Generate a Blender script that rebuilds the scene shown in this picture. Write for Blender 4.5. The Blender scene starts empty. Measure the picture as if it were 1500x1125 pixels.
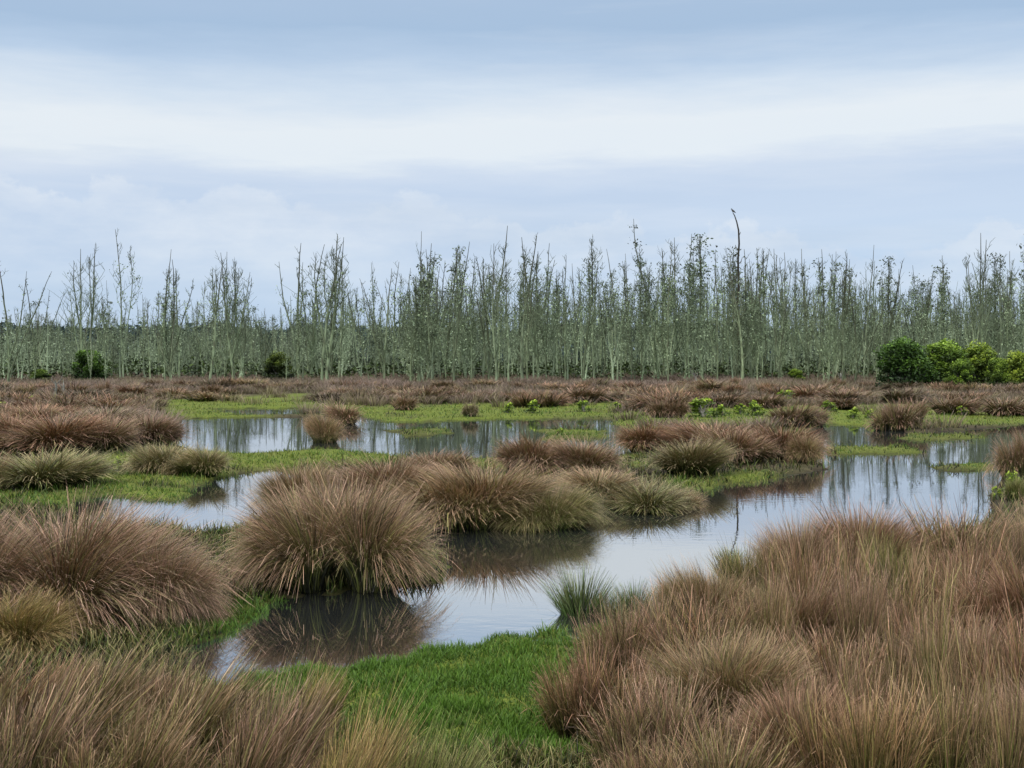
import bpy, math, random
import numpy as np
from mathutils import Vector
random.seed(7); R=np.random.default_rng(11)
scene=bpy.context.scene
COL=scene.collection
H0=3.0; F=1811.0; HV=515.0
def dist(v): return H0*F/(v-HV)
def gp(u,v):
    d=dist(v); return ((u-750)/F*d, d)
# ---------------------------------------------------------------- noise
TAB=R.random((256,256))
def vnoise(x,y,o=0):
    x=np.asarray(x,float)+o*17.3; y=np.asarray(y,float)+o*9.7
    ix=np.floor(x).astype(int); iy=np.floor(y).astype(int)
    fx=x-ix; fy=y-iy; fx=fx*fx*(3-2*fx); fy=fy*fy*(3-2*fy)
    a=TAB[ix&255,iy&255]; b=TAB[(ix+1)&255,iy&255]; c=TAB[ix&255,(iy+1)&255]; d=TAB[(ix+1)&255,(iy+1)&255]
    return (a*(1-fx)+b*fx)*(1-fy)+(c*(1-fx)+d*fx)*fy
def fbm(x,y,o=0):
    return (vnoise(x,y,o)*0.5+vnoise(np.asarray(x)*2.1,np.asarray(y)*2.1,o+1)*0.3+vnoise(np.asarray(x)*4.3,np.asarray(y)*4.3,o+2)*0.2)
# ---------------------------------------------------------------- land plan
WATER=[
 [(285,1008),(295,950),(370,915),(430,880),(640,850),(630,800),(600,780),(800,762),(900,748),(960,730),(1040,724),(1080,710),(1140,700),(1205,686),(1195,660),(1190,620),(1290,627),(1340,636),(1440,628),(1520,620),(1620,640),(1580,690),(1456,708),(1456,765),(1350,795),(1220,810),(1120,842),(1040,885),(940,910),(840,925),(740,930),(650,955),(560,975),(440,990),(340,1015)],
 [(95,738),(160,728),(250,734),(330,698),(400,686),(440,698),(402,742),(365,776),(290,786),(250,776),(160,772),(100,765)],
 [(258,613),(440,611),(520,609),(560,619),(640,617),(740,614),(900,615),(920,640),(912,672),(800,674),(640,676),(560,666),(470,659),(360,667),(265,661)],
 [(330,599),(465,598),(465,607),(340,609)],
 [(925,636),(1010,636),(990,654),(930,658)],
]
ISLE=[
 [(565,631),(655,629),(650,638),(590,641)],
 [(780,630),(885,632),(880,642),(800,645)],
 [(1215,657),(1340,654),(1338,664),(1222,667)],
 [(1370,684),(1450,678),(1455,690),(1385,692)],
 [(1310,641),(1420,635),(1440,641),(1350,648)],
]
GREEN=[
 [(330,1140),(330,1020),(420,975),(560,955),(660,920),(860,900),(890,960),(860,1010),(870,1140)],
 [(250,945),(285,890),(460,880),(480,905),(390,928)],
 [(140,700),(340,690),(315,725),(260,748),(160,742)],
 [(-60,718),(120,720),(120,748),(-60,750)],
 [(90,680),(340,652),(560,652),(650,668),(570,684),(420,692),(300,694)],
 [(200,590),(450,578),(475,600),(380,613),(250,616)],
 [(460,598),(600,599),(760,590),(940,594),(950,613),(560,620)],
 [(900,600),(1560,594),(1560,622),(1010,628),(900,625)],
 [(1000,702),(1125,696),(1140,716),(1030,728)],
 [(270,775),(390,765),(400,805),(320,815)],
 [(620,665),(930,668),(900,690),(640,690)],
 [(560,574),(900,576),(900,580),(560,579)],[(1000,578),(1300,576),(1300,582),(1000,583)],
]+ISLE
def topoly(P): return np.array([gp(u,v) for u,v in P])
WATER=[topoly(p) for p in WATER]; ISLE=[topoly(p) for p in ISLE]; GREEN=[topoly(p) for p in GREEN]
def sdf(polys,x,y):
    out=np.full(x.shape,-1e3)
    for P in polys:
        dm=np.full(x.shape,1e9); ins=np.zeros(x.shape,bool); n=len(P)
        for i in range(n):
            ax,ay=P[i]; bx,by=P[(i+1)%n]
            ex,ey=bx-ax,by-ay
            t=np.clip(((x-ax)*ex+(y-ay)*ey)/(ex*ex+ey*ey+1e-12),0,1)
            dm=np.minimum(dm,(x-ax-t*ex)**2+(y-ay-t*ey)**2)
            if abs(ey)>1e-9:
                c=((ay>y)!=(by>y))&(x<(bx-ax)*(y-ay)/ey+ax)
                ins^=c
        d=np.sqrt(dm); out=np.maximum(out,np.where(ins,d,-d))
    return out
def water_sd(x,y):
    x=np.asarray(x,float); y=np.asarray(y,float)
    s=sdf(WATER,x,y); i=sdf(ISLE,x,y)
    s=np.minimum(s,-i)
    amp=0.18+0.009*np.abs(y)
    n=(fbm(x*0.9,y*0.7,3)-0.47)*2*amp+(vnoise(x*4,y*4,8)-0.5)*0.30
    pool=(vnoise(x*2.6,y*2.0,21)-0.86)*1.2
    return np.where((y<17)&(y>11.2),np.maximum(s+n*0.9,pool),s+n)
def green_f(x,y):
    x=np.asarray(x,float); y=np.asarray(y,float)
    g=sdf(GREEN,x,y)+(fbm(x*0.8,y*0.8,5)-0.45)*(0.5+0.05*np.abs(y))
    return np.clip(0.5+g/(0.8+0.03*np.abs(y)),0,1)*(1-0.55*np.clip((fbm(x*1.1,y*0.7,33)-0.55)*6,0,1)*(y>14))
def height(x,y):
    x=np.asarray(x,float); y=np.asarray(y,float)
    s=water_sd(x,y)
    far=np.clip((y-115)/60,0,1)
    h=-0.09*np.tanh(s/0.4)
    return np.where(s<0,h+(fbm(x*1.3,y*1.3,9)-0.5)*0.06*np.clip(-s,0,1),h*2.2)+far*0.25
def H1(x,y): return float(height(np.array([x]),np.array([y]))[0])
# ---------------------------------------------------------------- mesh helper
def mk(name,V,faces,mats,attr=None,midx=None,smooth=False):
    me=bpy.data.meshes.new(name)
    V=np.asarray(V,np.float32)
    me.vertices.add(len(V)); me.vertices.foreach_set('co',V.ravel())
    ls=[];vi=[];off=0
    for f in faces:
        f=np.asarray(f,np.int32)
        if len(f)==0: continue
        k=f.shape[1]; ls.append(off+np.arange(len(f))*k); vi.append(f.ravel()); off+=f.size
    ls=np.concatenate(ls).astype(np.int32); vi=np.concatenate(vi).astype(np.int32)
    me.loops.add(len(vi)); me.polygons.add(len(ls))
    me.loops.foreach_set('vertex_index',vi); me.polygons.foreach_set('loop_start',ls)
    if midx is not None: me.polygons.foreach_set('material_index',np.asarray(midx,np.int32))
    if smooth: me.polygons.foreach_set('use_smooth',np.ones(len(ls),bool))
    me.update(calc_edges=True)
    if attr is not None:
        a=me.color_attributes.new('Col','FLOAT_COLOR','POINT')
        A=np.ones((len(V),4),np.float32); A[:,:3]=attr
        a.data.foreach_set('color',A.ravel())
    for m in mats: me.materials.append(m)
    return me
def add(name,me,loc=(0,0,0),rot=(0,0,0),sc=(1,1,1),parent=None,**props):
    o=bpy.data.objects.new(name,me); COL.objects.link(o)
    o.location=loc; o.rotation_euler=rot; o.scale=sc
    if parent: o.parent=parent
    for k,v in props.items(): o[k]=v
    return o
# ---------------------------------------------------------------- materials
def newmat(name):
    m=bpy.data.materials.new(name); m.use_nodes=True
    nt=m.node_tree; b=nt.nodes['Principled BSDF']
    return m,nt,b
def N(nt,t,**kw):
    n=nt.nodes.new(t)
    for k,v in kw.items(): setattr(n,k,v)
    return n
def ramp(nt,stops,interp='LINEAR'):
    r=nt.nodes.new('ShaderNodeValToRGB'); cr=r.color_ramp; cr.interpolation=interp
    while len(cr.elements)<len(stops): cr.elements.new(0.5)
    for e,(p,c) in zip(cr.elements,stops): e.position=p; e.color=(*c,1)
    return r
def mixc(nt,a,b,fac,mode='MIX'):
    m=nt.nodes.new('ShaderNodeMix'); m.data_type='RGBA'; m.blend_type=mode; m.clamp_factor=True
    for s,v in ((m.inputs[0],fac),(m.inputs[6],a),(m.inputs[7],b)):
        if hasattr(v,'links') : nt.links.new(v,s)
        elif isinstance(v,(int,float)): s.default_value=v
        else: s.default_value=(*v,1)
    return m.outputs[2]
def blade_mat(name,stops,alt,altp,rough=0.55,var=(0.45,1.5)):
    m,nt,b=newmat(name); L=nt.links
    at=N(nt,'ShaderNodeAttribute',attribute_name='Col'); sp=N(nt,'ShaderNodeSeparateColor')
    L.new(at.outputs['Color'],sp.inputs[0])
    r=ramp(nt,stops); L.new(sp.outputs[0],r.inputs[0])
    r2=ramp(nt,[(0.0,(0,0,0)),(altp,(0,0,0)),(min(altp+0.15,1),(1,1,1))]); L.new(sp.outputs[2],r2.inputs[0])
    altc=mixc(nt,r.outputs[0],alt,0.7)
    c=mixc(nt,r.outputs[0],altc,r2.outputs[0])
    mr=N(nt,'ShaderNodeMapRange'); mr.inputs[3].default_value=var[0]; mr.inputs[4].default_value=var[1]
    L.new(sp.outputs[1],mr.inputs[0])
    cc=N(nt,'ShaderNodeCombineColor')
    for i in range(3): L.new(mr.outputs[0],cc.inputs[i])
    c=mixc(nt,c,cc.outputs[0],1.0,'MULTIPLY')
    oi=N(nt,'ShaderNodeObjectInfo')
    c=mixc(nt,c,oi.outputs['Color'],1.0,'MULTIPLY')
    L.new(c,b.inputs['Base Color']); b.inputs['Roughness'].default_value=rough
    b.inputs['Specular IOR Level'].default_value=0.3
    return m
M_rush=blade_mat('rush_blades',[(0.0,(0.006,0.007,0.003)),(0.3,(0.030,0.037,0.011)),(0.5,(0.105,0.09,0.034)),(0.7,(0.25,0.165,0.095)),(0.88,(0.42,0.275,0.19)),(1.0,(0.60,0.44,0.33))],(0.17,0.20,0.055),0.58,0.5,(0.04,1.95))  # olive root end darkened further, painting shade into the gaps between stems
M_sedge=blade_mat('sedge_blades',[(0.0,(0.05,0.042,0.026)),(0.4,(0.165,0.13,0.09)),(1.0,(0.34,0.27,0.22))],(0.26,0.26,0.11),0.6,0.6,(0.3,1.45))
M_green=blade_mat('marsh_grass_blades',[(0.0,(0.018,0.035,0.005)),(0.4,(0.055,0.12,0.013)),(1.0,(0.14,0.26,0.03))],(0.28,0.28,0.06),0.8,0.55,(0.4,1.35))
M_leaf=blade_mat('leaf',[(0.0,(0.012,0.024,0.007)),(0.5,(0.08,0.125,0.023)),(1.0,(0.25,0.32,0.055))],(0.3,0.32,0.08),0.85)
M_sage=blade_mat('sage_twig_leaf',[(0.0,(0.10,0.105,0.08)),(0.5,(0.21,0.265,0.16)),(1.0,(0.41,0.51,0.32))],(0.10,0.15,0.07),0.72,0.7,(0.3,1.45))
def bark():
    m,nt,b=newmat('lichen_bark'); L=nt.links
    tc=N(nt,'ShaderNodeTexCoord'); mp=N(nt,'ShaderNodeMapping'); mp.inputs['Scale'].default_value=(3,3,0.5)
    L.new(tc.outputs['Object'],mp.inputs[0])
    n=N(nt,'ShaderNodeTexNoise'); n.inputs['Scale'].default_value=2.5; n.inputs['Detail'].default_value=6; L.new(mp.outputs[0],n.inputs[0])
    r=ramp(nt,[(0.3,(0.13,0.12,0.09)),(0.5,(0.32,0.385,0.24)),(0.7,(0.54,0.63,0.44))]); L.new(n.outputs[0],r.inputs[0])
    sx=N(nt,'ShaderNodeSeparateXYZ'); L.new(tc.outputs['Object'],sx.inputs[0])
    mr=N(nt,'ShaderNodeMapRange'); mr.inputs[1].default_value=4; mr.inputs[2].default_value=9.5; L.new(sx.outputs[2],mr.inputs[0])
    c=mixc(nt,r.outputs[0],(0.14,0.135,0.115),mr.outputs[0])
    oi=N(nt,'ShaderNodeObjectInfo')
    r3=ramp(nt,[(0,(0.4,0.4,0.38)),(0.5,(0.85,0.88,0.82)),(1,(1,1,1))]); L.new(oi.outputs['Random'],r3.inputs[0])
    c=mixc(nt,c,r3.outputs[0],1.0,'MULTIPLY'); c=mixc(nt,c,oi.outputs['Color'],1.0,'MULTIPLY')
    L.new(c,b.inputs['Base Color']); b.inputs['Roughness'].default_value=0.85
    b.inputs['Specular IOR Level'].default_value=0.15
    return m
M_bark=bark()
def ground_mat():
    m,nt,b=newmat('marsh_ground'); L=nt.links
    at=N(nt,'ShaderNodeAttribute',attribute_name='Col'); sp=N(nt,'ShaderNodeSeparateColor'); L.new(at.outputs['Color'],sp.inputs[0])
    tc=N(nt,'ShaderNodeTexCoord')
    n=N(nt,'ShaderNodeTexNoise'); n.inputs['Scale'].default_value=1.1; n.inputs['Detail'].default_value=10; n.inputs['Roughness'].default_value=0.7; L.new(tc.outputs['Object'],n.inputs[0])
    n2=N(nt,'ShaderNodeTexNoise'); n2.inputs['Scale'].default_value=14; n2.inputs['Detail'].default_value=6; n2.inputs['Roughness'].default_value=0.75; L.new(tc.outputs['Object'],n2.inputs[0])
    brown=ramp(nt,[(0.3,(0.03,0.024,0.014)),(0.55,(0.085,0.068,0.04)),(0.75,(0.17,0.135,0.085))]); L.new(n.outputs[0],brown.inputs[0])
    green=ramp(nt,[(0.3,(0.05,0.065,0.012)),(0.5,(0.135,0.175,0.027)),(0.72,(0.27,0.31,0.055))]); L.new(n2.outputs[0],green.inputs[0])
    c=mixc(nt,brown.outputs[0],green.outputs[0],sp.outputs[0])
    c=mixc(nt,c,(0.02,0.016,0.01),sp.outputs[1])
    L.new(c,b.inputs['Base Color']); b.inputs['Roughness'].default_value=0.9; b.inputs['Specular IOR Level'].default_value=0.1
    bp=N(nt,'ShaderNodeBump'); bp.inputs['Strength'].default_value=0.6; bp.inputs['Distance'].default_value=0.05
    L.new(n2.outputs[0],bp.inputs['Height']); L.new(bp.outputs[0],b.inputs['Normal'])
    return m
M_ground=ground_mat()
def water_mat():
    m,nt,b=newmat('still_water'); L=nt.links
    b.inputs['Base Color'].default_value=(0.03,0.032,0.032,1); b.inputs['Roughness'].default_value=0.0
    b.inputs['IOR'].default_value=12.0
    tc=N(nt,'ShaderNodeTexCoord'); mp=N(nt,'ShaderNodeMapping'); mp.inputs['Scale'].default_value=(1,1.8,1); L.new(tc.outputs['Object'],mp.inputs[0])
    n=N(nt,'ShaderNodeTexNoise'); n.inputs['Scale'].default_value=3.0; n.inputs['Detail'].default_value=3; L.new(mp.outputs[0],n.inputs[0])
    n3=N(nt,'ShaderNodeTexNoise'); n3.inputs['Scale'].default_value=0.35; L.new(tc.outputs['Object'],n3.inputs[0])
    mr=N(nt,'ShaderNodeMapRange'); mr.inputs[1].default_value=0.4; mr.inputs[2].default_value=0.7; mr.inputs[3].default_value=0.02; mr.inputs[4].default_value=0.18; L.new(n3.outputs[0],mr.inputs[0])
    bp=N(nt,'ShaderNodeBump'); bp.inputs['Distance'].default_value=0.012; L.new(mr.outputs[0],bp.inputs['Strength'])
    L.new(n.outputs[0],bp.inputs['Height']); L.new(bp.outputs[0],b.inputs['Normal'])
    return m
M_water=water_mat()
def plain(name,c1,c2,scale=8,rough=0.8):
    m,nt,b=newmat(name)
    tc=N(nt,'ShaderNodeTexCoord'); n=N(nt,'ShaderNodeTexNoise'); n.inputs['Scale'].default_value=scale; n.inputs['Detail'].default_value=5
    nt.links.new(tc.outputs['Object'],n.inputs[0]); r=ramp(nt,[(0.35,c1),(0.65,c2)]); nt.links.new(n.outputs[0],r.inputs[0])
    nt.links.new(r.outputs[0],b.inputs['Base Color']); b.inputs['Roughness'].default_value=rough
    return m
M_bird=plain('dark_feathers',(0.01,0.01,0.012),(0.035,0.033,0.03),20,0.6)
M_beak=plain('horn_beak',(0.05,0.045,0.04),(0.1,0.09,0.07),20,0.4)
M_stump=plain('weathered_wood',(0.12,0.115,0.09),(0.32,0.31,0.26),4,0.9)
M_hill=plain('haze_tinted_foliage',(0.03,0.055,0.055),(0.06,0.10,0.095),0.25,0.95)  # air haze put into the far leaf colour as a bluish tint
# ---------------------------------------------------------------- terrain
a=4.0; T=np.arange(-7.0,7.0001,0.0155); gx=a*np.sinh(T)
yy=[-40,-25,-12,-4,0,3,5.5]; y=6.0
while y<4500: yy.append(y); y*=1.011
gy=np.array(yy); X,Y=np.meshgrid(gx,gy)
x=X.ravel(); yv=Y.ravel()
near=(yv<150)&(yv>4)&(np.abs(x)<90)
Z=np.full(x.shape,0.1); Z[yv>=150]=0.35
Z[near]=height(x[near],yv[near])
gA=np.zeros((len(x),3)); gA[near,0]=green_f(x[near],yv[near])*0.95
gA[near,0]=np.maximum(gA[near,0],np.clip((fbm(x[near]*0.25,yv[near]*0.12,31)-0.42)*3,0,0.7)*(yv[near]<75))
gA[:,1]=np.clip(1-(Z-(-0.01))/0.045,0,1)*0.9
gA[yv>122,1]=0.6
nx=len(gx); ny=len(gy)
i=np.arange((ny-1)*(nx-1)); r_=i//(nx-1); c_=i%(nx-1); b0=r_*nx+c_
me=mk('ground',np.stack([x,yv,Z],1),[np.stack([b0,b0+1,b0+nx+1,b0+nx],1)],[M_ground],gA,smooth=True)
add('ground',me,kind='structure')
W=np.array([(-160,2,0),(160,2,0),(160,140,0),(-160,140,0)],float)
add('water',mk('water',W,[np.array([[0,1,2,3]])],[M_water]),kind='structure')
# ---------------------------------------------------------------- blades
def blade_geo(root,az,phi0,bend,L,w,seg,rnd,alt,p=1.3,norm=None,tip=0.2,lean=None):
    n=len(az); s=np.linspace(0,1,seg+1)
    pts=np.zeros((n,seg+1,3)); pts[:,0]=root
    for k in range(seg):
        sm=(s[k]+s[k+1])/2; ph=np.minimum(phi0+bend*sm**p,2.2)
        st=L/seg
        pts[:,k+1,0]=pts[:,k,0]+st*np.sin(ph)*np.cos(az)
        pts[:,k+1,1]=pts[:,k,1]+st*np.sin(ph)*np.sin(az)
        pts[:,k+1,2]=pts[:,k,2]+st*np.cos(ph)
    if lean is not None:
        hh=np.maximum(pts[...,2],0)
        pts[...,0]+=lean*hh**1.5
    if norm is not None: pts=norm(pts)
    sa=R.random(n)*math.tau
    side=np.stack([np.cos(sa),np.sin(sa),np.zeros(n)],1)
    ww=w[:,None]*(1-(1-tip)*s[None,:]**2)
    V=np.empty((n,seg+1,2,3))
    off=side[:,None,:]*ww[:,:,None]*0.5
    V[:,:,0]=pts-off; V[:,:,1]=pts+off
    A=np.empty((n,seg+1,2,3))
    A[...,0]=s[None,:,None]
    A[...,1]=rnd[:,None,None]; A[...,2]=alt[:,None,None]
    base=(np.arange(n)*(seg+1)*2)[:,None]+(np.arange(seg)*2)[None,:]
    base=base.ravel()
    Fq=np.stack([base,base+1,base+3,base+2],1)
    return V.reshape(-1,3),Fq,A.reshape(-1,3)
def tussock(nb,seg,w,kind,seed,lean=None):
    global R
    R=np.random.default_rng(seed)
    if kind=='dome':
        nc=6; ca=R.random(nc)*math.tau; cr_=np.sqrt(R.random(nc))*0.5; ch=0.7+0.35*R.random(nc); cid=R.integers(0,nc,nb)
        nl=160
        lb=R.random(nl); lL=R.random(nl); lr=R.random(nl)
        sweep=R.random()*6.28
        th=R.random(nb)*math.tau; q=np.sqrt(R.random(nb))
        lk=(np.floor(th/math.tau*40).astype(int)*4+np.floor(q*3.99).astype(int)+cid*31)%nl
        cx=cr_[cid]*np.cos(ca[cid]); cy=cr_[cid]*np.sin(ca[cid])
        rx=cx+q*0.22*np.cos(th); ry=cy+q*0.22*np.sin(th)
        dx=rx*1.1+0.5*q*np.cos(th)+0.25*math.cos(sweep); dy=ry*1.1+0.5*q*np.sin(th)+0.25*math.sin(sweep)
        az=np.arctan2(dy,dx)+R.normal(0,0.32,nb)+(lb[lk]-0.5)*0.6
        out=np.clip(np.hypot(rx,ry)/0.6,0,1.1)
        phi0=0.05+out*0.50*(0.5+0.8*lb[lk])+np.abs(R.normal(0,0.12,nb))
        bend=0.5+1.3*R.random(nb)**0.8*(0.5+0.6*out)+0.5*(lr[lk]-0.4)
        bend=np.maximum(bend,0.15)
        L=(0.70+0.36*R.random(nb))*ch[cid]*(0.84+0.3*lL[lk])
        tint=0.6*R.random(nb)+0.4*lr[lk]
        rho=np.hypot(rx,ry); th=np.arctan2(ry,rx)
    elif kind in('upright','wind'):
        nl=14; lk=R.integers(0,nl,nb); la=R.random(nl)*math.tau; lrho=np.sqrt(R.random(nl))*0.8
        lh=(0.55+0.55*R.random(nl))*(1-0.25*lrho**2); ld=R.random(nl)*math.tau; lt=R.random(nl)
        t2=R.random(nb)*math.tau; q2=np.sqrt(R.random(nb))*0.15
        rx=lrho[lk]*np.cos(la[lk])+q2*np.cos(t2); ry=lrho[lk]*np.sin(la[lk])+q2*np.sin(t2)
        th=np.arctan2(ry,rx); rho=np.hypot(rx,ry)
        mixd=R.random(nb)
        az=np.where(mixd<0.4,t2,np.where(mixd<0.75,th,ld[lk]))+R.normal(0,0.5,nb)
        phi0=np.abs(R.normal(0.10,0.16,nb))+q2*1.8+0.18*rho
        bend=0.05+1.4*R.random(nb)**2.0+0.35*lt[lk]
        L=lh[lk]*(0.5+0.6*R.random(nb))
        tint=np.where(R.random(nb)<0.22,0.75+0.25*R.random(nb),0.5*R.random(nb)+0.2*lt[lk])
    else:
        th=R.random(nb)*math.tau; q=np.sqrt(R.random(nb))
        rho=q*0.3; az=th+R.normal(0,0.3,nb); phi0=q*0.7+R.normal(0,0.08,nb); bend=0.1+0.5*R.random(nb); L=0.5+0.6*R.random(nb); tint=R.random(nb)
    root=np.stack([rho*np.cos(th),rho*np.sin(th),np.zeros(nb)-0.02],1)
    def norm(p):
        rr=np.hypot(p[...,0],p[...,1]); sr=np.percentile(rr.max(1),97); sz=np.percentile(p[...,2].max(1),98)
        return p/np.array([sr,sr,sz])
    rnd=np.clip(tint+R.normal(0,0.08,nb),0,1)
    alt=np.clip(R.random(nb)*0.9+0.1*tint,0,1)
    V,Fq,A=blade_geo(root,az,phi0,bend,L,w*(0.4+1.2*R.random(nb)**1.5),seg,rnd,alt,norm=norm,lean=lean)
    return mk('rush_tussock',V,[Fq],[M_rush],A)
DOME_N=[tussock(16000,7,0.0066,'dome',100+i) for i in range(6)]
UP_N=[tussock(3600,5,0.0105,'upright',200+i) for i in range(6)]
WIND=[tussock(2700,5,0.0105,'wind',230+i,lean=0.75) for i in range(4)]
DOME_M=[tussock(6500,6,0.012,'dome',300+i) for i in range(6)]
DOME_F=[tussock(2000,4,0.025,'dome',400+i) for i in range(5)]
FLAT_F=[tussock(1700,4,0.024,'upright',450+i) for i in range(4)]
SPK=[tussock(750,4,0.016,'spiky',500+i) for i in range(2)]
placed=[]
def put(mesh,x,y,r,h,color,label,group='rush tussocks across the marsh',name='rush_tussock',cat='grass tussock',rot=None,asp=0.10):
    z=max(H1(x,y),-0.1)
    o=add(name,mesh,(x,y,z),(0,0,random.random()*6.28 if rot is None else rot),(r*random.uniform(1-asp,1+asp),r*random.uniform(1-asp,1+asp),h))
    o.color=(*color,1); o['label']=label; o['category']=cat; o['group']=group
    placed.append((x,y,r)); return o
PINK=(1.02,0.92,0.90); TAN=(1.05,1.0,0.86); OLIVE=(0.75,1.0,0.55); GRY=(0.82,0.83,0.82); YEL=(1.1,1.08,0.70); RUS=(0.96,0.79,0.72)
def TU(u,vt,vf,w,meshes,color,label,k=0.75,rot=None):
    df=dist(vf); s=F/df; r=w/2/s; d=df+k*r
    r=w/2/(F/d)
    h=H0-(vt-HV)/F*d
    put(random.choice(meshes),(u-750)/F*d,d,r,max(h,0.25),color,label,rot=rot)
big='large domed brown rush tussock arching over dark water'
mead='dense reddish brown rush tussock with upright stems'
TU(110,758,950,470,DOME_N,PINK,'large domed reddish brown rush tussock beside water')
TU(-70,765,955,320,DOME_N,PINK,'large domed reddish brown rush tussock beside water')
TU(220,800,935,250,DOME_N,PINK,'large domed reddish brown rush tussock beside water')
TU(30,885,990,260,DOME_N,YEL,'low olive brown rush tussock with drooping stems')
TU(500,716,888,370,DOME_N,(1,.93,.86),big)
TU(690,686,788,340,DOME_N,TAN,'rounded olive brown rush tussock at the water edge')
TU(800,706,784,210,DOME_N,(0.85,1,0.7),'rounded olive brown rush tussock at the water edge')
TU(565,682,770,270,DOME_N,PINK,'rounded brown rush tussock behind a larger one')
TU(445,690,770,170,DOME_N,TAN,'rounded brown rush tussock behind a larger one')
TU(935,700,756,200,DOME_M,(0.8,0.95,0.7),'olive rush tussock sloping into the channel')
TU(870,694,746,180,DOME_M,TAN,'olive rush tussock sloping into the channel')
TU(780,644,704,160,DOME_M,PINK,'rounded pinkish brown rush tussock')
TU(850,650,706,150,DOME_M,PINK,'rounded pinkish brown rush tussock')
TU(640,666,712,120,DOME_M,PINK,'rounded pinkish brown rush tussock')
TU(995,712,748,100,DOME_M,TAN,'small brown rush tussock on the channel bank')
TU(950,626,670,140,DOME_M,RUS,'brown rush tussock among water patches')
TU(1035,624,676,210,DOME_M,RUS,'brown rush tussock among water patches')
TU(1130,628,682,180,DOME_M,RUS,'brown rush tussock among water patches')
TU(1085,634,688,150,DOME_M,PINK,'brown rush tussock among water patches')
TU(1180,642,684,80,DOME_M,TAN,'brown rush tussock among water patches')
TU(1020,650,708,160,DOME_M,(0.85,.95,.75),'olive brown rush tussock on green bank')
TU(70,668,728,220,DOME_M,(0.85,1,0.7),'olive green rush tussock on wet grass')
TU(-30,670,728,130,DOME_M,TAN,'olive green rush tussock on wet grass')
TU(235,657,702,140,DOME_M,(0.9,1,0.75),'olive brown rush tussock on bright grass')
TU(295,661,706,120,DOME_M,(0.9,1,0.75),'olive brown rush tussock on bright grass')
TU(90,612,672,210,DOME_M,RUS,'brown rush tussock beside a pond')
TU(150,614,668,150,DOME_M,PINK,'brown rush tussock beside a pond')
TU(15,610,668,170,DOME_M,RUS,'brown rush tussock beside a pond')
TU(215,612,658,140,DOME_M,(.75,.65,.64),'brown rush tussock beside a pond')
TU(150,600,640,170,DOME_M,GRY,'brown rush tussock beside a pond')
TU(60,596,636,160,DOME_M,RUS,'brown rush tussock beside a pond')
TU(470,602,650,76,DOME_M,TAN,'small brown rush tussock standing in pond')
TU(500,587,622,100,DOME_F,PINK,'small brown rush tussock at pond edge')
TU(1500,626,705,110,DOME_M,PINK,'brown rush tussock beside open water')
TU(1490,704,742,50,DOME_F,OLIVE,'green rush tussock beside open water')
for (u,vt,vf,w) in [(1310,586,632,90),(1345,588,628,75),(1160,594,630,90),(1190,597,626,65),(970,588,616,60),(990,590,616,50),(1420,586,612,90),(1480,585,614,110),(1390,584,612,90),(1230,584,604,80),(1060,580,600,90),(1120,580,602,80)]:
    TU(u,vt,vf,w,DOME_F,(.78,.70,.68),'dark brown rush tussock on far bank')
TU(690,592,614,36,DOME_F,(.8,.85,.8),'dark brown rush tussock on far bank')
TU(800,577,598,100,DOME_F,RUS,'dark brown rush tussock on far bank')
TU(590,582,604,60,DOME_F,PINK,'dark brown rush tussock on far bank')
cols=[PINK,TAN,RUS,(0.75,0.70,0.66),(1.0,0.87,0.80),(0.8,0.92,0.58),(1.15,1.05,0.84)]
def bank_top(u): return np.interp(u,[780,830,900,960,1000,1060,1160,1260,1320,1400,1500,1600],[1000,945,905,890,850,820,792,760,768,750,752,748])
for i_,(u,vt,vf,w,c) in enumerate([(1265,756,900,250,RUS),(1410,748,900,300,PINK),(1540,748,905,240,TAN),(1110,806,915,170,(0.85,0.95,0.65)),(1190,780,910,200,PINK),(915,895,1045,200,PINK),(1040,845,965,180,TAN),
    (1030,890,1060,260,RUS),(1175,856,1030,290,PINK),(1335,830,1010,310,TAN),(1490,836,1020,300,RUS),(880,960,1130,210,RUS),(1085,960,1150,300,TAN),(1265,935,1110,300,(1.0,0.87,0.80)),(1430,940,1130,300,PINK),(970,1015,1210,280,PINK),(1180,1035,1230,300,RUS),(1360,1045,1240,300,TAN),(1520,1035,1240,280,PINK)]):
    TU(u,vt,vf,w,DOME_N if i_%2==0 else UP_N,c,mead,k=0.9)
for k in range(28):
    for _ in range(300):
        u=random.uniform(820,1580); vf=random.uniform(890,1290)
        vt=bank_top(u)+(vf-890)*0.64+random.gauss(10,28)
        if vt<bank_top(u): continue
        left=np.interp(vf,[880,930,1000,1080,1300],[1150,1050,900,830,790])
        if u<left: continue
        df=dist(vf); w=random.uniform(0.7,1.4)*F/df
        if u-w*0.4<left-25: continue
        d=df+0.4*w*df/F; x=(u-750)/F*d
        if any((x-px)**2+(d-py)**2<0.55**2 for px,py,pr in placed): continue
        h=H0-(vt-HV)/F*d
        if h<0.5 or h>1.5: continue
        TU(u,vt,vf,w,UP_N,random.choice(cols),mead,k=0.9); break
for (u,vt,vf,w,c) in [(60,1010,1230,300,TAN),(250,1000,1210,300,TAN),(400,1015,1230,250,PINK),(530,1055,1260,220,YEL),(640,1105,1290,200,OLIVE),(130,975,1120,220,TAN),(-30,975,1150,240,RUS),(310,1000,1110,170,TAN),(450,1000,1130,130,YEL),
    (10,1040,1280,280,PINK),(160,1050,1300,280,TAN),(330,1060,1300,280,PINK),(480,1095,1320,240,YEL),(60,985,1100,160,RUS),(220,990,1105,150,PINK),(580,1100,1290,160,OLIVE)]:
    TU(u,vt,vf,w,WIND,c,'straw coloured rush tussock with leaning stems',k=0.9,rot=random.uniform(-0.5,0.5))
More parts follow.
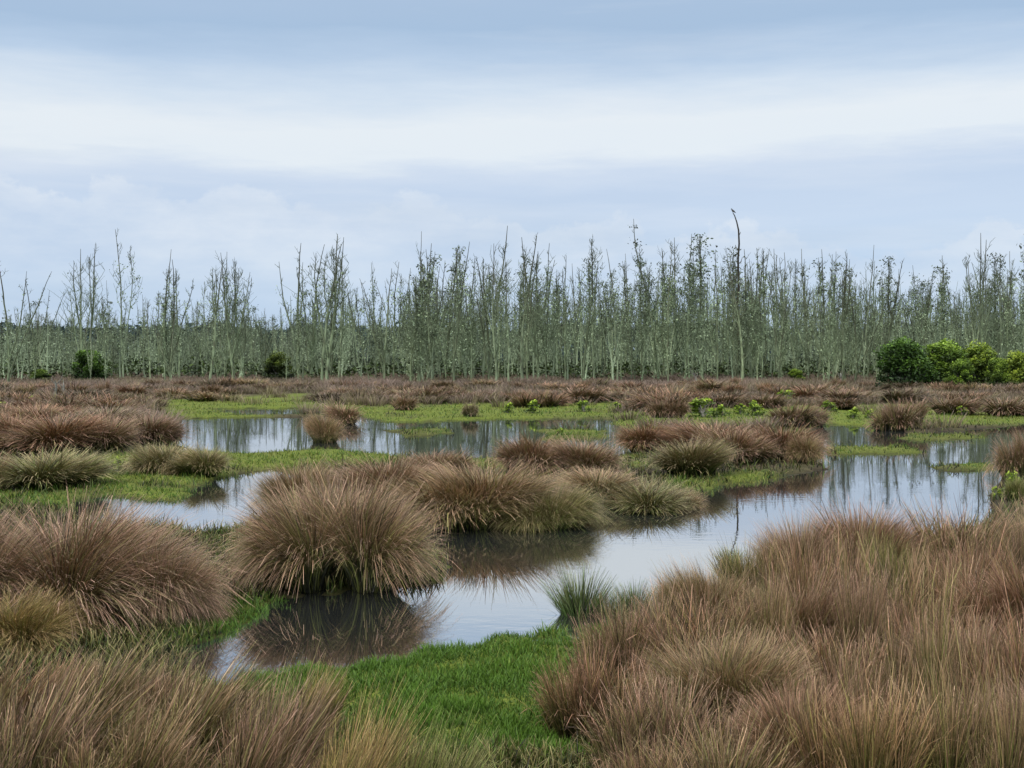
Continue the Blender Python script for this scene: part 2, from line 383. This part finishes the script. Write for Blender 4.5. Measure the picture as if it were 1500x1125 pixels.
for (u,vt,vf,w) in [(850,812,912,125),(930,838,900,95),(890,850,908,70),(985,860,905,60),(360,965,1000,50),(1070,790,830,60)]:
    TU(u,vt,vf,w,SPK,(0.45,0.75,0.45),'thin upright green rush clump standing in water')
NT=len(placed); tries=0
while NT<292 and tries<20000:
    tries+=1
    v=random.uniform(569,625); 
    d=dist(v); x=random.uniform(-0.5,0.5)*d*0.95; u=x/d*F+750
    if v>606 and u>240: continue
    A1=np.array([x]);B1=np.array([d])
    r=random.uniform(0.8,2.3)
    if water_sd(A1,B1)[0]>-0.6*r: continue
    if water_sd(A1,B1+5)[0]>0 and random.random()<0.7: continue
    if green_f(A1,B1)[0]>0.3 and random.random()<0.9: continue
    if any((x-px)**2+(d-py)**2<(0.4*(r+pr))**2 for px,py,pr in placed): continue
    k=random.random()
    c=RUS if k<0.3 else (PINK if k<0.65 else (TAN if k<0.8 else GRY)); q=random.uniform(0.65,1.0)
    put(random.choice(FLAT_F+DOME_F),x,d,r,random.uniform(0.45,0.95),tuple(q*t for t in c),'low brown rush tussock on open marsh'); NT+=1
# ---------------------------------------------------------------- far sedge field (uncountable)
R=np.random.default_rng(5)
nc=4800
cy=42+103*R.random(nc)**0.75; cx=(R.random(nc)-0.5)*cy*1.05
ok=(water_sd(cx,cy)<-0.5)&((green_f(cx,cy)<0.35)|(R.random(nc)<0.06)); cx=cx[ok];cy=cy[ok]; nc=len(cx)
nb=64; th=R.random((nc,nb))*math.tau; q=np.sqrt(R.random((nc,nb))); cr=0.6+0.9*R.random(nc)
px=(cx[:,None]+cr[:,None]*0.65*q*np.cos(th)).ravel(); py=(cy[:,None]+cr[:,None]*0.65*q*np.sin(th)).ravel()
pz=height(px,py)
cl=fbm(cx*0.15,cy*0.08,90)+0.3*(R.random(nc)-0.5)
V,Fq,A=blade_geo(np.stack([px,py,pz],1),th.ravel(),(q*0.45).ravel(),0.2+0.7*R.random(nc*nb),((0.25+0.38*R.random((nc,nb)))*(0.5+1.0*cl[:,None])).ravel(),np.full(nc*nb,0.032),2,
    np.clip(0.35*R.random(nc*nb)+np.repeat(cl,nb)*0.75,0,1),np.clip(R.random(nc*nb)*0.5+np.repeat(fbm(cx*0.2,cy*0.1,95),nb)*0.6,0,1))
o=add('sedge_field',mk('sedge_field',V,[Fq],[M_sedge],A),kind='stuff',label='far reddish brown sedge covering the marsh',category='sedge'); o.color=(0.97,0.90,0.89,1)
# ---------------------------------------------------------------- ground grass
def grass_pts(n,ymin,ymax):
    u=R.random(n); y=1/(1/ymin-(u)*(1/ymin-1/ymax)); x=(R.random(n)-0.5)*y*0.98
    return x,y
x,y=grass_pts(620000,7.5,75)
g=green_f(x,y); ws=water_sd(x,y)
tuft=fbm(x*2.5,y*2.5,40)
keep=(ws<0.08)&(g>0.3)&(R.random(len(x))<0.3+tuft)
x=x[keep];y=y[keep];tuft=tuft[keep]; n=len(x); z=height(x,y)
V,Fq,A=blade_geo(np.stack([x,y,z-0.01],1),R.random(n)*math.tau,np.abs(R.normal(0.3,0.25,n)),0.9*R.random(n),(0.025+0.08*R.random(n))*(0.3+1.3*tuft)*(1+y/110),0.004+0.0005*y,2,
   np.clip(0.5*R.random(n)+0.6*tuft,0,1),np.clip(R.random(n)*0.8+(fbm(x*0.6,y*0.4,50)-0.4)*0.9+np.clip((y-16)/40,0,0.4),0,1))
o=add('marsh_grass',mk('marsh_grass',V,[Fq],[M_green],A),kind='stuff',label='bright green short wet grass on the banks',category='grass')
x,y=grass_pts(180000,7,60)
g=green_f(x,y); ws=water_sd(x,y); keep=(ws<-0.05)&(g<0.55); x=x[keep];y=y[keep]; n=len(x); z=height(x,y)
V,Fq,A=blade_geo(np.stack([x,y,z-0.01],1),R.random(n)*math.tau,np.abs(R.normal(0.3,0.25,n)),1.2*R.random(n),(0.08+0.20*R.random(n)),0.006+0.0006*y,3,R.random(n),R.random(n))
o=add('dry_grass',mk('dry_grass',V,[Fq],[M_rush],A),kind='stuff',label='short dry brown grass between tussocks',category='grass'); o.color=(0.55,0.68,0.42,1)
# ---------------------------------------------------------------- trees
class Geo:
    def __init__(s): s.V=[];s.F=[];s.A=[];s.n=0
    def tube(s,P,r,k=4,a=(0.5,0.5,0.3)):
        P=np.asarray(P,float); m=len(P); ang=np.arange(k)/k*math.tau
        t=np.gradient(P,axis=0); t/=np.linalg.norm(t,axis=1)[:,None]+1e-9
        ref=np.array([1,0,0]) if abs(t[0,0])<0.8 else np.array([0,1,0])
        u=np.cross(t,ref); u/=np.linalg.norm(u,axis=1)[:,None]+1e-9; w=np.cross(t,u)
        V=P[:,None,:]+np.asarray(r)[:,None,None]*(u[:,None,:]*np.cos(ang)[None,:,None]+w[:,None,:]*np.sin(ang)[None,:,None])
        i=(np.arange(m-1)*k)[:,None]; j=np.arange(k)[None,:]; j2=(j+1)%k
        F_=np.stack([i+j,i+j2,i+k+j2,i+k+j],-1).reshape(-1,4)+s.n
        s.V.append(V.reshape(-1,3)); s.F.append(F_); s.A.append(np.tile(a,(m*k,1))); s.n+=m*k
    def leaves(s,P,size,t,rnd,alt):
        n=len(P)
        a_=R.normal(size=(n,3)); a_/=np.linalg.norm(a_,axis=1)[:,None]; b_=R.normal(size=(n,3)); b_-=a_*(a_*b_).sum(1)[:,None]; b_/=np.linalg.norm(b_,axis=1)[:,None]
        sz=np.asarray(size)[:,None]
        V=np.stack([P-a_*sz*0.6,P+b_*sz*0.28,P+a_*sz*0.6,P-b_*sz*0.28],1)
        F_=np.arange(n*4).reshape(n,4)+s.n
        A=np.repeat(np.stack([t,rnd,alt],1),4,0)
        s.V.append(V.reshape(-1,3)); s.F.append(F_); s.A.append(A); s.n+=n*4
    def arr(s): return np.concatenate(s.V),np.concatenate(s.F),np.concatenate(s.A)
    def mesh(s,name,mat):
        V,F_,A=s.arr(); return mk(name,V,[F_],[mat],A)
def gen_tree(seed,H=12.0,nbr=22,twig=3,leaf=250,top_leaf=0,spread=0.28,fork=0.5,sides=5,low=False,lean=0.03,thick=1.0,dark=0.0):
    global R
    R=np.random.default_rng(seed); tr=Geo(); cr=Geo(); anchors=[]
    def stem(p0,d0,L,r0,r1,m,wob,k,g,up=0.15,a=(0.35,0.5,0.3)):
        p=np.array(p0,float); d=np.array(d0,float); P=[p.copy()]
        for i in range(m):
            d=d+R.normal(0,wob,3); d[2]+=up; d/=np.linalg.norm(d); p=p+d*L/m; P.append(p.copy())
        P=np.array(P); r=np.linspace(1,0,m+1)**0.8*(r0-r1)+r1
        g.tube(P,r,k,a); return P,r
    stems=[]
    ld=R.normal(0,lean,2)
    r0=H*0.0100*thick*(0.6+0.65*R.random())
    m=6 if low else 11
    P,r=stem((0,0,-0.2),(ld[0],ld[1],1),H,r0*1.0,0.018,m,0.055,sides,tr,0.16); stems.append((P,r,H))
    if R.random()<fork:
        for _ in range(1+int(R.random()<0.4)):
            i=int(m*(0.15+0.45*R.random())); a=R.random()*6.28; sp=0.3+0.3*R.random()
            P2,r2=stem(P[i],(sp*math.cos(a),sp*math.sin(a),1),H*(1-i/m)*(0.6+0.35*R.random()),r[i]*0.72,0.015,m-2,0.07,sides,tr,0.2); stems.append((P2,r2,H*(1-i/m)))
    tip=P[-1]
    nb_=max(1,int(nbr/len(stems)))
    for (P,r,L) in stems:
        mm=len(P)-1
        for b in range(nb_):
            s=0.15+0.82*R.random()**0.8; f=s*mm; i=min(int(f),mm-1); p=P[i]+(P[i+1]-P[i])*(f-i)
            if p[2]<H*0.12: continue
            a=R.random()*6.28; tilt=0.5+0.75*R.random(); l=(0.25+spread*L*(1.1-s))*(0.4+0.8*R.random())
            at=(0.6-0.5*min(p[2]/H,1),0.5,0.3)
            B,br=stem(p,(math.sin(tilt)*math.cos(a),math.sin(tilt)*math.sin(a),math.cos(tilt)),l,max(r[i]*0.42,0.022),0.011,3 if low else 4,0.16,3,cr,0.2,at)
            anchors.append(B)
            for t_ in range(twig):
                j=1+int(R.random()*(len(B)-1)); j=min(j,len(B)-1); a=R.random()*6.28; tilt=0.3+0.9*R.random()
                C,_=stem(B[j],(math.sin(tilt)*math.cos(a),math.sin(tilt)*math.sin(a),math.cos(tilt)),l*(0.25+0.4*R.random()),0.015,0.008,2,0.15,3,cr,0.15,at); anchors.append(C)
    if leaf:
        AN=np.concatenate(anchors)
        n1=int(leaf*0.65); pts=[]
        for _ in range(max(3,n1//12)):
            S=stems[int(R.random()*len(stems))][0]; f=R.random()**1.3*(len(S)-2)*0.9+0.5; i=int(f); c=S[i]+(S[min(i+1,len(S)-1)]-S[i])*(f-i)
            pts.append(c+R.normal(0,1,(12,3))*np.array([0.19,0.19,0.42]))
        pts=np.concatenate(pts)
        AL=AN[AN[:,2]<H*0.78]; AL=AL if len(AL) else AN
        idx=R.integers(0,len(AL),leaf-n1); p2=AL[idx]+R.normal(0,0.14,(leaf-n1,3))
        PP=np.concatenate([pts,p2]); PP=PP[PP[:,2]>0.2]; n=len(PP)
        cr.leaves(PP,0.11+0.12*R.random(n),0.45+0.55*R.random(n),np.clip(0.35+0.6*R.random(n)-dark,0,1),R.random(n)*0.95)
    if top_leaf:
        for _ in range(top_leaf):
            c=anchors[int(R.random()*len(anchors))][-1]; n=18
            cr.leaves(c+R.normal(0,1,(n,3))*np.array([0.28,0.28,0.22]),0.14+0.12*R.random(n),R.random(n)*0.5,0.2+0.4*R.random(n),0.6+0.4*R.random(n))
    return tr,cr,tip
VAR=[]
for i in range(16):
    H=12.0
    kw=dict(nbr=28+i%4*7,leaf=[110,210,320,160][i%4],spread=[0.13,0.20,0.26][i%3],fork=0.65,lean=0.06,thick=0.92,twig=5)
    if i in (5,9): kw.update(top_leaf=7,leaf=340)
    if i in (12,14,15): kw.update(top_leaf=13,leaf=400,dark=0.12)
    if i in (2,7): kw.update(fork=1.0,spread=0.30,nbr=40,leaf=50)
    t,c,tip=gen_tree(900+i,H,**kw)
    VAR.append((t.mesh('trunk',M_bark),c.mesh('crown',M_sage),t.arr()[0][:,2].max()))
LAB=['tall bare dead tree with upright twigs on marsh edge','pale lichen covered dead tree with sparse green shoots','dead forked tree with thin rising branches','slender dead tree with grey green regrowth along trunk']
ntree=0
def put_tree(x,d,H,vi,color=(1,1,1),label=None,meshes=None):
    global ntree
    t,c,h=VAR[vi] if meshes is None else meshes
    s=H/h
    e=bpy.data.objects.new('dead_tree',None); COL.objects.link(e); e.empty_display_size=0.3
    e.location=(x,d,H1(x,d) if d<149 else 0.3); e.rotation_euler=(0,0,random.random()*6.28)
    w=s*random.uniform(0.85,1.2) if s>0.8 else s*1.15
    e.scale=(w,w,s)
    e['label']=label or LAB[vi%4]; e['category']='dead tree'; e['group']='dead trees at the edge of the marsh'
    for n,m in (('trunk',t),('crown',c)):
        o=bpy.data.objects.new(n,m); COL.objects.link(o); o.parent=e; o.color=(*color,1)
    ntree+=1; return e
def tree_px(u,vt,vb=560,vi=None,color=(1,1,1),label=None,meshes=None):
    d=dist(vb); H=H0-(vt-HV)/F*d
    return put_tree((u-750)/F*d,d,H,random.randrange(14) if vi is None else vi,color,label,meshes)
tall=[(12,378,0),(125,358,2),(118,365,7),(155,430,5),(180,338,1),(250,380,3),(243,400,6),(262,395,4),(307,380,8),(330,370,10),(340,372,2),(355,385,11),(440,360,0),(458,362,3),(480,343,2),(485,350,7),(470,360,8),(497,375,4),
 (575,385,1),(612,370,5),(628,342,5),(635,360,9),(620,400,14),(665,355,3),(690,380,6),(720,333,7),(728,360,2),(745,385,4),(765,350,8),(790,350,7),(800,360,10),(830,375,1),(853,352,11),(870,385,0),(905,365,3),(930,385,5),(945,395,14),(985,350,4),(1000,345,12),(1015,350,5),(1030,348,15),(1045,370,6),(940,405,15),(1010,380,14),(1100,380,0),(1115,365,10),(1140,370,3),(1170,380,4),(1215,370,12),(1222,385,1),(1265,362,7),(1300,385,8),(1330,395,5),(1350,390,9),(1360,400,14),(1375,385,12),(1400,400,3),(1435,345,7),(1440,355,2),(1470,372,4),(1495,330,12),(1510,345,2)]
for u,vt,vi in tall:
    tree_px(u+random.uniform(-2,2),vt,random.uniform(557,564),vi,(0.9,0.93,0.88))
t,c,_=gen_tree(77,17,nbr=22,leaf=150,top_leaf=12,spread=0.07,fork=0.0,lean=0.01)
tree_px(965,320,560,0,(0.85,0.9,0.85),'very tall thin tree with leafy tufts at its top',(t.mesh('trunk',M_bark),c.mesh('crown',M_sage),t.arr()[0][:,2].max()))
R=np.random.default_rng(3)
dS=dist(560); HS=H0-(314-HV)/F*dS
tr=Geo(); P=np.array([(0,0,-0.2),(0.05,0,2),(0.1,0,4.5),(0.0,0.05,7),(0.08,0,9.5),(0.02,0,HS-4.5),(0.12,0,HS-3),(0.06,0,HS-1.7),(-0.12,0,HS-0.9),(-0.34,0,HS-0.25),(-0.5,0,HS)],float)
tr.tube(P,np.array([.17,.15,.135,.12,.11,.10,.09,.08,.065,.05,.035]),7)
cr=Geo()
for (z,a_,l) in [(6,0,1.2),(7.5,3,1.0),(8.6,1,0.9),(9.6,3.4,0.8),(HS-5,0.2,0.7),(HS-3.6,2.9,0.5),(5,2,1.4),(4,4.5,1.5),(HS-2.2,0.1,0.35)]:
    b0_=np.array([0.05,0,z]); dr=np.array([math.cos(a_),math.sin(a_),0])
    cr.tube(np.array([b0_,b0_+dr*l*0.4+[0,0,l*0.4],b0_+dr*l*0.6+[0,0,l]]),np.array([.05,.035,.02]),4)
xs=(1080-750)/F*dS
e=put_tree(xs,dS,HS,0,(0.8,0.74,0.7),'tall bare snag with a hooked tip',(tr.mesh('trunk',M_bark),cr.mesh('branch',M_bark),HS))
e.rotation_euler=(0,0,0); e.scale=(1,1,1)
e.children[1].name='branch'
tipw=(xs-0.5,dS,e.location.z+HS)
while ntree<296:
    d=random.uniform(112,150); u=random.uniform(-60,1560); x=(u-750)/F*d
    env=np.interp(u,[0,100,250,450,600,720,900,1050,1200,1300,1400,1500],[470,466,456,446,420,414,416,406,412,424,424,414])
    vt=random.gauss(env,34); vt=max(vt,366)
    if u<560 and random.random()<(0.6 if vt<430 else 0.2): continue
    H=H0-(vt-HV)/F*d; q=random.uniform(0.65,1.4)
    vi=random.choice([0,1,2,3,4,6,7,8,10,11,13,5,9] if u<560 else [0,1,2,3,4,6,7,8,10,11,13,5,9,12,14,15])
    put_tree(x,d,H,vi,(q,q*1.01,q*0.94))
LOWV=[]
for i in range(8):
    t,c,_=gen_tree(700+i,9.0,nbr=15,twig=1,leaf=110+50*(i%3),spread=0.2,fork=0.5,sides=3,low=True,lean=0.06,thick=1.1,top_leaf=0 if i<6 else 5)
    LOWV.append((t.arr(),c.arr()))
R=np.random.default_rng(21)
Vs=[];Fs=[];As=[];Ms=[];n0=0
NM=1400
for k in range(NM):
    d=118+130*R.random()**0.9; x=(R.random()-0.5)*d*1.02
    u=x/d*F+750
    env=np.interp(u,[0,200,450,600,900,1200,1500],[472,472,464,448,438,438,440])+ (fbm(x*0.12,d*0.1,55)-0.5)*50
    vt=env+R.normal(0,22); H=max(3,H0-(vt-HV)/F*min(d,175))
    s=H/9.0; a_=R.random()*6.28; ca,sa=math.cos(a_),math.sin(a_)
    w=0.9+0.4*R.random(); q=R.random(); fd=np.clip((d-118)/90,0,1)
    for mi,(V,F_,A) in enumerate(LOWV[k%8]):
        V2=np.stack([(V[:,0]*ca-V[:,1]*sa)*w+x,(V[:,0]*sa+V[:,1]*ca)*w+d,V[:,2]*s+0.2],1)
        A2=A.copy(); A2[:,1]=np.clip((A2[:,1]*0.5+0.75*q-0.02)*(1-0.3*fd),0,1)  # tint falls off with depth, painting the shade inside the wood
        if mi==0: A2[:,0]=np.clip(1.0-V[:,2]/9*0.7,0,1); A2[:,2]=0
        Vs.append(V2);Fs.append(F_+n0);As.append(A2);Ms.append(np.full(len(F_),mi)); n0+=len(V)
o=add('dead_wood_stand',mk('dead_wood_stand',np.concatenate(Vs),[np.concatenate(Fs)],[M_sage,M_sage],np.concatenate(As),np.concatenate(Ms)),kind='stuff',label='dense wood of pale dead trees with grey green regrowth',category='forest')
def leafcloud(name,n,posf,size,mat,tr,label,color,cat):
    g=Geo(); P=posf(n); g.leaves(P,size[0]+(size[1]-size[0])*R.random(n),tr[0]+(tr[1]-tr[0])*R.random(n),R.random(n),R.random(n)*0.8)
    o=add(name,g.mesh(name,mat),kind='stuff',label=label,category=cat); o.color=(*color,1); return o
def under(n):
    d=124+90*R.random(n); x=(R.random(n)-0.5)*d*1.05
    hh=1.6*fbm(x*0.35,d*0.2,60)**1.5*2.2
    return np.stack([x,d,0.2+hh*R.random(n)],1)
leafcloud('undergrowth',50000,under,(0.25,0.5),M_leaf,(0.0,0.42),'dark low undergrowth beneath the dead trees',(0.9,0.92,0.9),'undergrowth')
def farw(n):
    x=(R.random(n)-0.5)*420; d=262+30*R.random(n)
    top=4.8+4.5*fbm(x*0.06,d*0.03,70)+2.0*vnoise(x*0.5,d*0.1,71)
    return np.stack([x,d,top*R.random(n)**0.7],1)
leafcloud('distant_forest',55000,farw,(0.9,1.6),M_hill,(0,1),'dark distant tree line beyond the marsh',(1,1,1),'forest')
# ---------------------------------------------------------------- shrubs
def bush(seed,nl,nleaf,tmax=1.0,leafsize=0.06):
    global R
    R=np.random.default_rng(seed); g=Geo(); tg=Geo()
    for i in range(nl):
        f=i/nl; z=0.22+0.62*f**0.8; rr=(0.34*math.sqrt(max(0,1-(f*0.95)**2)))*(0.4+0.6*R.random()); a_=R.random()*6.28
        c=np.array([rr*math.cos(a_),rr*math.sin(a_),z]); rad=0.09+0.11*R.random()
        n=nleaf//nl; dv=R.normal(size=(n,3)); dv/=np.linalg.norm(dv,axis=1)[:,None]; q=rad*(0.4+0.6*R.random(n)**0.6+0.35*R.random(n)**2)
        P=c+dv*q[:,None]; P=P[P[:,2]>0.02]; n=len(P)
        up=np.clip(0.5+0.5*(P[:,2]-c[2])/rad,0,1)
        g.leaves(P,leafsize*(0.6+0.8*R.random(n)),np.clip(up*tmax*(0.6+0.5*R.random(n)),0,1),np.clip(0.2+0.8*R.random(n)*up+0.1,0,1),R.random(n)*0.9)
        tg.tube(np.array([(0,0,-0.02),(c[0]*0.3,c[1]*0.3,z*0.45),c]),np.array([0.03,0.02,0.008]),5)
    n=nleaf//6; a_=R.random(n)*6.28; rr=0.42*np.sqrt(R.random(n)); P=np.stack([rr*np.cos(a_),rr*np.sin(a_),0.02+0.25*R.random(n)],1)
    g.leaves(P,leafsize*(0.6+0.8*R.random(n)),0.3*R.random(n),R.random(n),R.random(n)*0.7)
    return tg.mesh('trunk',M_stump),g.mesh('crown',M_leaf)
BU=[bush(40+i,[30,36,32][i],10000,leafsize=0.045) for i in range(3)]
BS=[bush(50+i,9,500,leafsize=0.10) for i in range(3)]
def shrub(u,vt,vb,w,color,label,B=BU,group=None,name='shrub'):
    d=dist(vb); s=w/F*d; H=H0-(vt-HV)/F*d; x=(u-750)/F*d
    e=bpy.data.objects.new(name,None); COL.objects.link(e); e.location=(x,d,max(H1(x,d),0)-0.02); e.rotation_euler=(0,0,random.random()*6.28); e.scale=(s,s,H/0.97)
    e['label']=label; e['category']='shrub'
    if group: e['group']=group
    t,c=random.choice(B)
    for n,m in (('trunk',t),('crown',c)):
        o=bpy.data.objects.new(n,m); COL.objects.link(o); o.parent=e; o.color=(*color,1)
shrub(1325,498,574,96,(0.5,0.72,0.5),'dark green rounded shrub beside paler shrubs')
shrub(1380,501,572,90,(1.05,1.2,0.75),'leafy green shrub with yellowish top')
shrub(1434,505,572,80,(1.35,1.35,0.8),'yellow green leafy shrub on marsh edge')
shrub(1462,526,574,44,(1.05,1.15,0.7),'yellow green leafy shrub on marsh edge')
shrub(1495,517,574,72,(1.5,1.42,0.85),'yellow green leafy shrub on marsh edge')
shrub(1408,528,575,50,(0.95,1.1,0.6),'leafy green shrub with yellowish top')
shrub(130,514,562,60,(0.6,0.85,0.5),'dark green rounded shrub among dead trees')
shrub(408,518,561,54,(0.65,0.66,0.48),'dark brownish shrub among dead trees')
shrub(1166,542,562,30,(1.2,1.3,0.6),'small green shrub among dead trees')
shrub(60,542,562,36,(0.9,1.0,0.6),'small green shrub among dead trees')
for (u,vt,vb,w) in [(1030,584,614,56),(1108,588,612,34),(1150,572,594,36),(780,586,608,36),(745,590,608,26),(855,588,606,26),(905,590,606,22),(1215,588,606,30),(1410,596,612,22),(45,580,598,24),(2,590,606,24),(170,672,700,20),(1485,692,728,34),(1462,712,735,20),(690,594,610,20),(1060,594,612,26),(820,628,640,16),(1200,602,622,24),(1250,598,616,24),(1275,600,616,18),(1085,592,610,22)]:
    shrub(u,vt,vb,w,(1.8,1.8,0.95),'small bright yellow green shrub among sedge',BS,'small bright shrubs across the marsh')
def stump(u,vt,vb,seed):
    global R
    R=np.random.default_rng(seed); d=dist(vb); H=H0-(vt-HV)/F*d; x=(u-750)/F*d
    g=Geo(); k=5; P=np.cumsum(np.concatenate([[[0,0,-0.1]],np.stack([R.normal(0,0.05,k),R.normal(0,0.05,k),np.full(k,(H+0.1)/k)],1)]),0)
    g.tube(P,np.linspace(0.12,0.05,k+1),6)
    for _ in range(3):
        b_=P[2+int(R.random()*3)]; a_=R.random()*6.28; l=0.3+0.5*R.random()
        g.tube(np.array([b_,b_+[math.cos(a_)*l*0.5,math.sin(a_)*l*0.5,l*0.5],b_+[math.cos(a_)*l*0.6,math.sin(a_)*l*0.6,l]]),np.array([.045,.03,.012]),4)
    o=add('tree_stump',g.mesh('tree_stump',M_stump),(x,d,H1(x,d))); o['label']='grey broken stump standing in sedge'; o['category']='tree stump'; o['group']='weathered stumps'
for i,(u,vt,vb) in enumerate([(80,560,585),(92,566,584),(1020,548,566),(1232,548,566)]): stump(u,vt,vb,i)
# ---------------------------------------------------------------- bird
g=Geo()
P=np.array([(-0.42,0,-0.12),(-0.30,0,-0.04),(-0.20,0,0.03),(-0.08,0,0.10),(0.04,0,0.18),(0.12,0,0.27),(0.16,0,0.34),(0.20,0,0.385),(0.25,0,0.39)])
g.tube(P,np.array([0.03,0.05,0.085,0.12,0.115,0.075,0.06,0.06,0.03]),10)
body=mk('body',g.arr()[0],[g.arr()[1]],[M_bird],smooth=True)
be=bpy.data.objects.new('bird',None); COL.objects.link(be); be.location=(tipw[0],tipw[1],tipw[2]+0.02); be['label']='dark bird perched on the tip of a bare snag'; be['category']='bird'
be.rotation_euler=(0,0,math.radians(130)); be.scale=(0.85,0.85,0.85)
def child(nm,geo,mat):
    V,F_,A=geo.arr(); o=add(nm,mk(nm,V,[F_],[mat],smooth=True),parent=be); return o
add('body',body,parent=be,loc=(0,0,0.06))
g=Geo(); g.tube(np.array([(0.25,0,0.45),(0.31,0,0.445),(0.35,0,0.42)]),np.array([0.026,0.017,0.004]),6); child('beak',g,M_beak)
for s_ in (-1,1):
    g=Geo(); g.tube(np.array([(0.0,0.04*s_,0.12),(-0.01,0.04*s_,0.05),(0.01,0.035*s_,-0.02)]),np.array([0.018,0.012,0.014]),5); child('leg',g,M_beak)
    g=Geo(); g.tube(np.array([(0.05,0.10*s_,0.24),(-0.06,0.115*s_,0.18),(-0.2,0.08*s_,0.08),(-0.34,0.03*s_,-0.01)]),np.array([0.03,0.05,0.04,0.008]),6); child('wing',g,M_bird)
# ---------------------------------------------------------------- sky
def lin(c): return tuple(((v/255+0.055)/1.055)**2.4 if v/255>0.04045 else v/255/12.92 for v in c)
w=bpy.data.worlds.new('World'); scene.world=w; w.use_nodes=True; nt=w.node_tree; nt.nodes.clear(); L=nt.links
out=N(nt,'ShaderNodeOutputWorld'); 
sky=N(nt,'ShaderNodeTexSky'); sky.sky_type='NISHITA'; sky.sun_disc=False
SE,SR=math.radians(48),math.radians(215)
sky.sun_elevation=SE; sky.sun_rotation=SR
b1=N(nt,'ShaderNodeBackground'); b1.inputs[1].default_value=0.12; L.new(sky.outputs[0],b1.inputs[0])
tc=N(nt,'ShaderNodeTexCoord'); sx=N(nt,'ShaderNodeSeparateXYZ'); L.new(tc.outputs['Generated'],sx.inputs[0])
def noise(scale,mapsc,detail=5,rough=0.5,loc=(0,0,0)):
    mp=N(nt,'ShaderNodeMapping'); mp.inputs['Scale'].default_value=mapsc; mp.inputs['Location'].default_value=loc; L.new(tc.outputs['Generated'],mp.inputs[0])
    n=N(nt,'ShaderNodeTexNoise'); n.inputs['Scale'].default_value=scale; n.inputs['Detail'].default_value=detail; n.inputs['Roughness'].default_value=rough; L.new(mp.outputs[0],n.inputs[0]); return n.outputs[0]
def math_(op,a_,b_=None,c_=None,clamp=False):
    m=N(nt,'ShaderNodeMath',operation=op,use_clamp=clamp)
    for i,v in enumerate((a_,b_,c_)):
        if v is None: continue
        if hasattr(v,'links'): L.new(v,m.inputs[i])
        else: m.inputs[i].default_value=v
    return m.outputs[0]
n1=noise(1.6,(1,1,4),5,0.45,(0.6,0,0)); n2=noise(5,(1,1,7),8,0.6,(3,1,2)); n3=noise(15,(1,1,1.3),8,0.6,(1,5,0))
z=sx.outputs[2]
zd=math_('ADD',z,math_('MULTIPLY',math_('SUBTRACT',n1,0.5),0.045))
zd=math_('ADD',zd,math_('MULTIPLY',math_('SUBTRACT',n2,0.5),0.05))
r=ramp(nt,[(0.0,lin((190,213,238))),(0.047,lin((186,211,239))),(0.10,lin((202,219,241))),(0.128,lin((198,215,238))),(0.145,lin((210,223,241))),(0.160,lin((232,240,247))),(0.180,lin((234,241,247))),(0.202,lin((213,227,242))),(0.225,lin((188,209,233))),(0.25,lin((170,195,223))),(0.275,lin((174,197,224))),(0.31,lin((202,216,234))),(0.5,lin((226,231,238))),(1.0,lin((236,238,240)))],'LINEAR')
L.new(zd,r.inputs[0])
edge=math_('ADD',0.05,math_('MULTIPLY',n3,0.12)); edge=math_('SUBTRACT',edge,math_('MULTIPLY',sx.outputs[0],0.07))
cm=math_('MULTIPLY',math_('SUBTRACT',edge,z),140,clamp=True)
fade=math_('MULTIPLY',z,11,clamp=True)
cm=math_('MULTIPLY',math_('MULTIPLY',cm,fade),0.7)
n4=noise(9,(1,1,2.5),7,0.6,(4,4,4)); puff=ramp(nt,[(0.35,lin((196,213,236))),(0.65,lin((228,236,246)))]); L.new(n4,puff.inputs[0])
c=mixc(nt,r.outputs[0],puff.outputs[0],cm)
wn=noise(3.0,(1,1,11),8,0.56,(7,2,4)); wm=math_('MULTIPLY',math_('SUBTRACT',wn,0.5),3.5,clamp=True)
c=mixc(nt,c,lin((236,241,247)),math_('MULTIPLY',wm,0.36))
wn2=noise(2.2,(1,1,8),7,0.55,(2,9,1)); wm2=math_('MULTIPLY',math_('SUBTRACT',wn2,0.51),3.5,clamp=True)
c=mixc(nt,c,lin((172,194,220)),math_('MULTIPLY',wm2,0.42))
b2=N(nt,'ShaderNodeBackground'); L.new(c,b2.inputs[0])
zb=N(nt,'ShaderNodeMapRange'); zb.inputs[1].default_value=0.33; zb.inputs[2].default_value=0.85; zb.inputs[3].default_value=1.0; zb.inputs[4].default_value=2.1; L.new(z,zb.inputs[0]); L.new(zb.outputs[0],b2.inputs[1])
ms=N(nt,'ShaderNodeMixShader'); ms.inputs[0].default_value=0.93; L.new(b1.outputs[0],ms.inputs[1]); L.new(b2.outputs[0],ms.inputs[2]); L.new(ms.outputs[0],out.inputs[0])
sl=bpy.data.lights.new('sun','SUN'); sl.energy=1.5; sl.angle=math.radians(10); sl.color=(1,0.95,0.88)
so=bpy.data.objects.new('sun',sl); COL.objects.link(so)
dirv=Vector((math.sin(SR)*math.cos(SE),math.cos(SR)*math.cos(SE),math.sin(SE)))
so.rotation_euler=dirv.to_track_quat('Z','Y').to_euler()
# ---------------------------------------------------------------- camera
cam=bpy.data.cameras.new('camera'); cam.sensor_width=36; cam.lens=F/1500*36; cam.clip_end=12000; cam.clip_start=0.1
co=bpy.data.objects.new('camera',cam); COL.objects.link(co); co.location=(0,0,H0)
co.rotation_euler=(math.radians(90)-math.atan((562.5-HV)/F),0,0); scene.camera=co
scene.view_settings.view_transform='Standard'; scene.view_settings.look='None'; scene.view_settings.exposure=0
print('trees',ntree,'tussocks',len(placed))
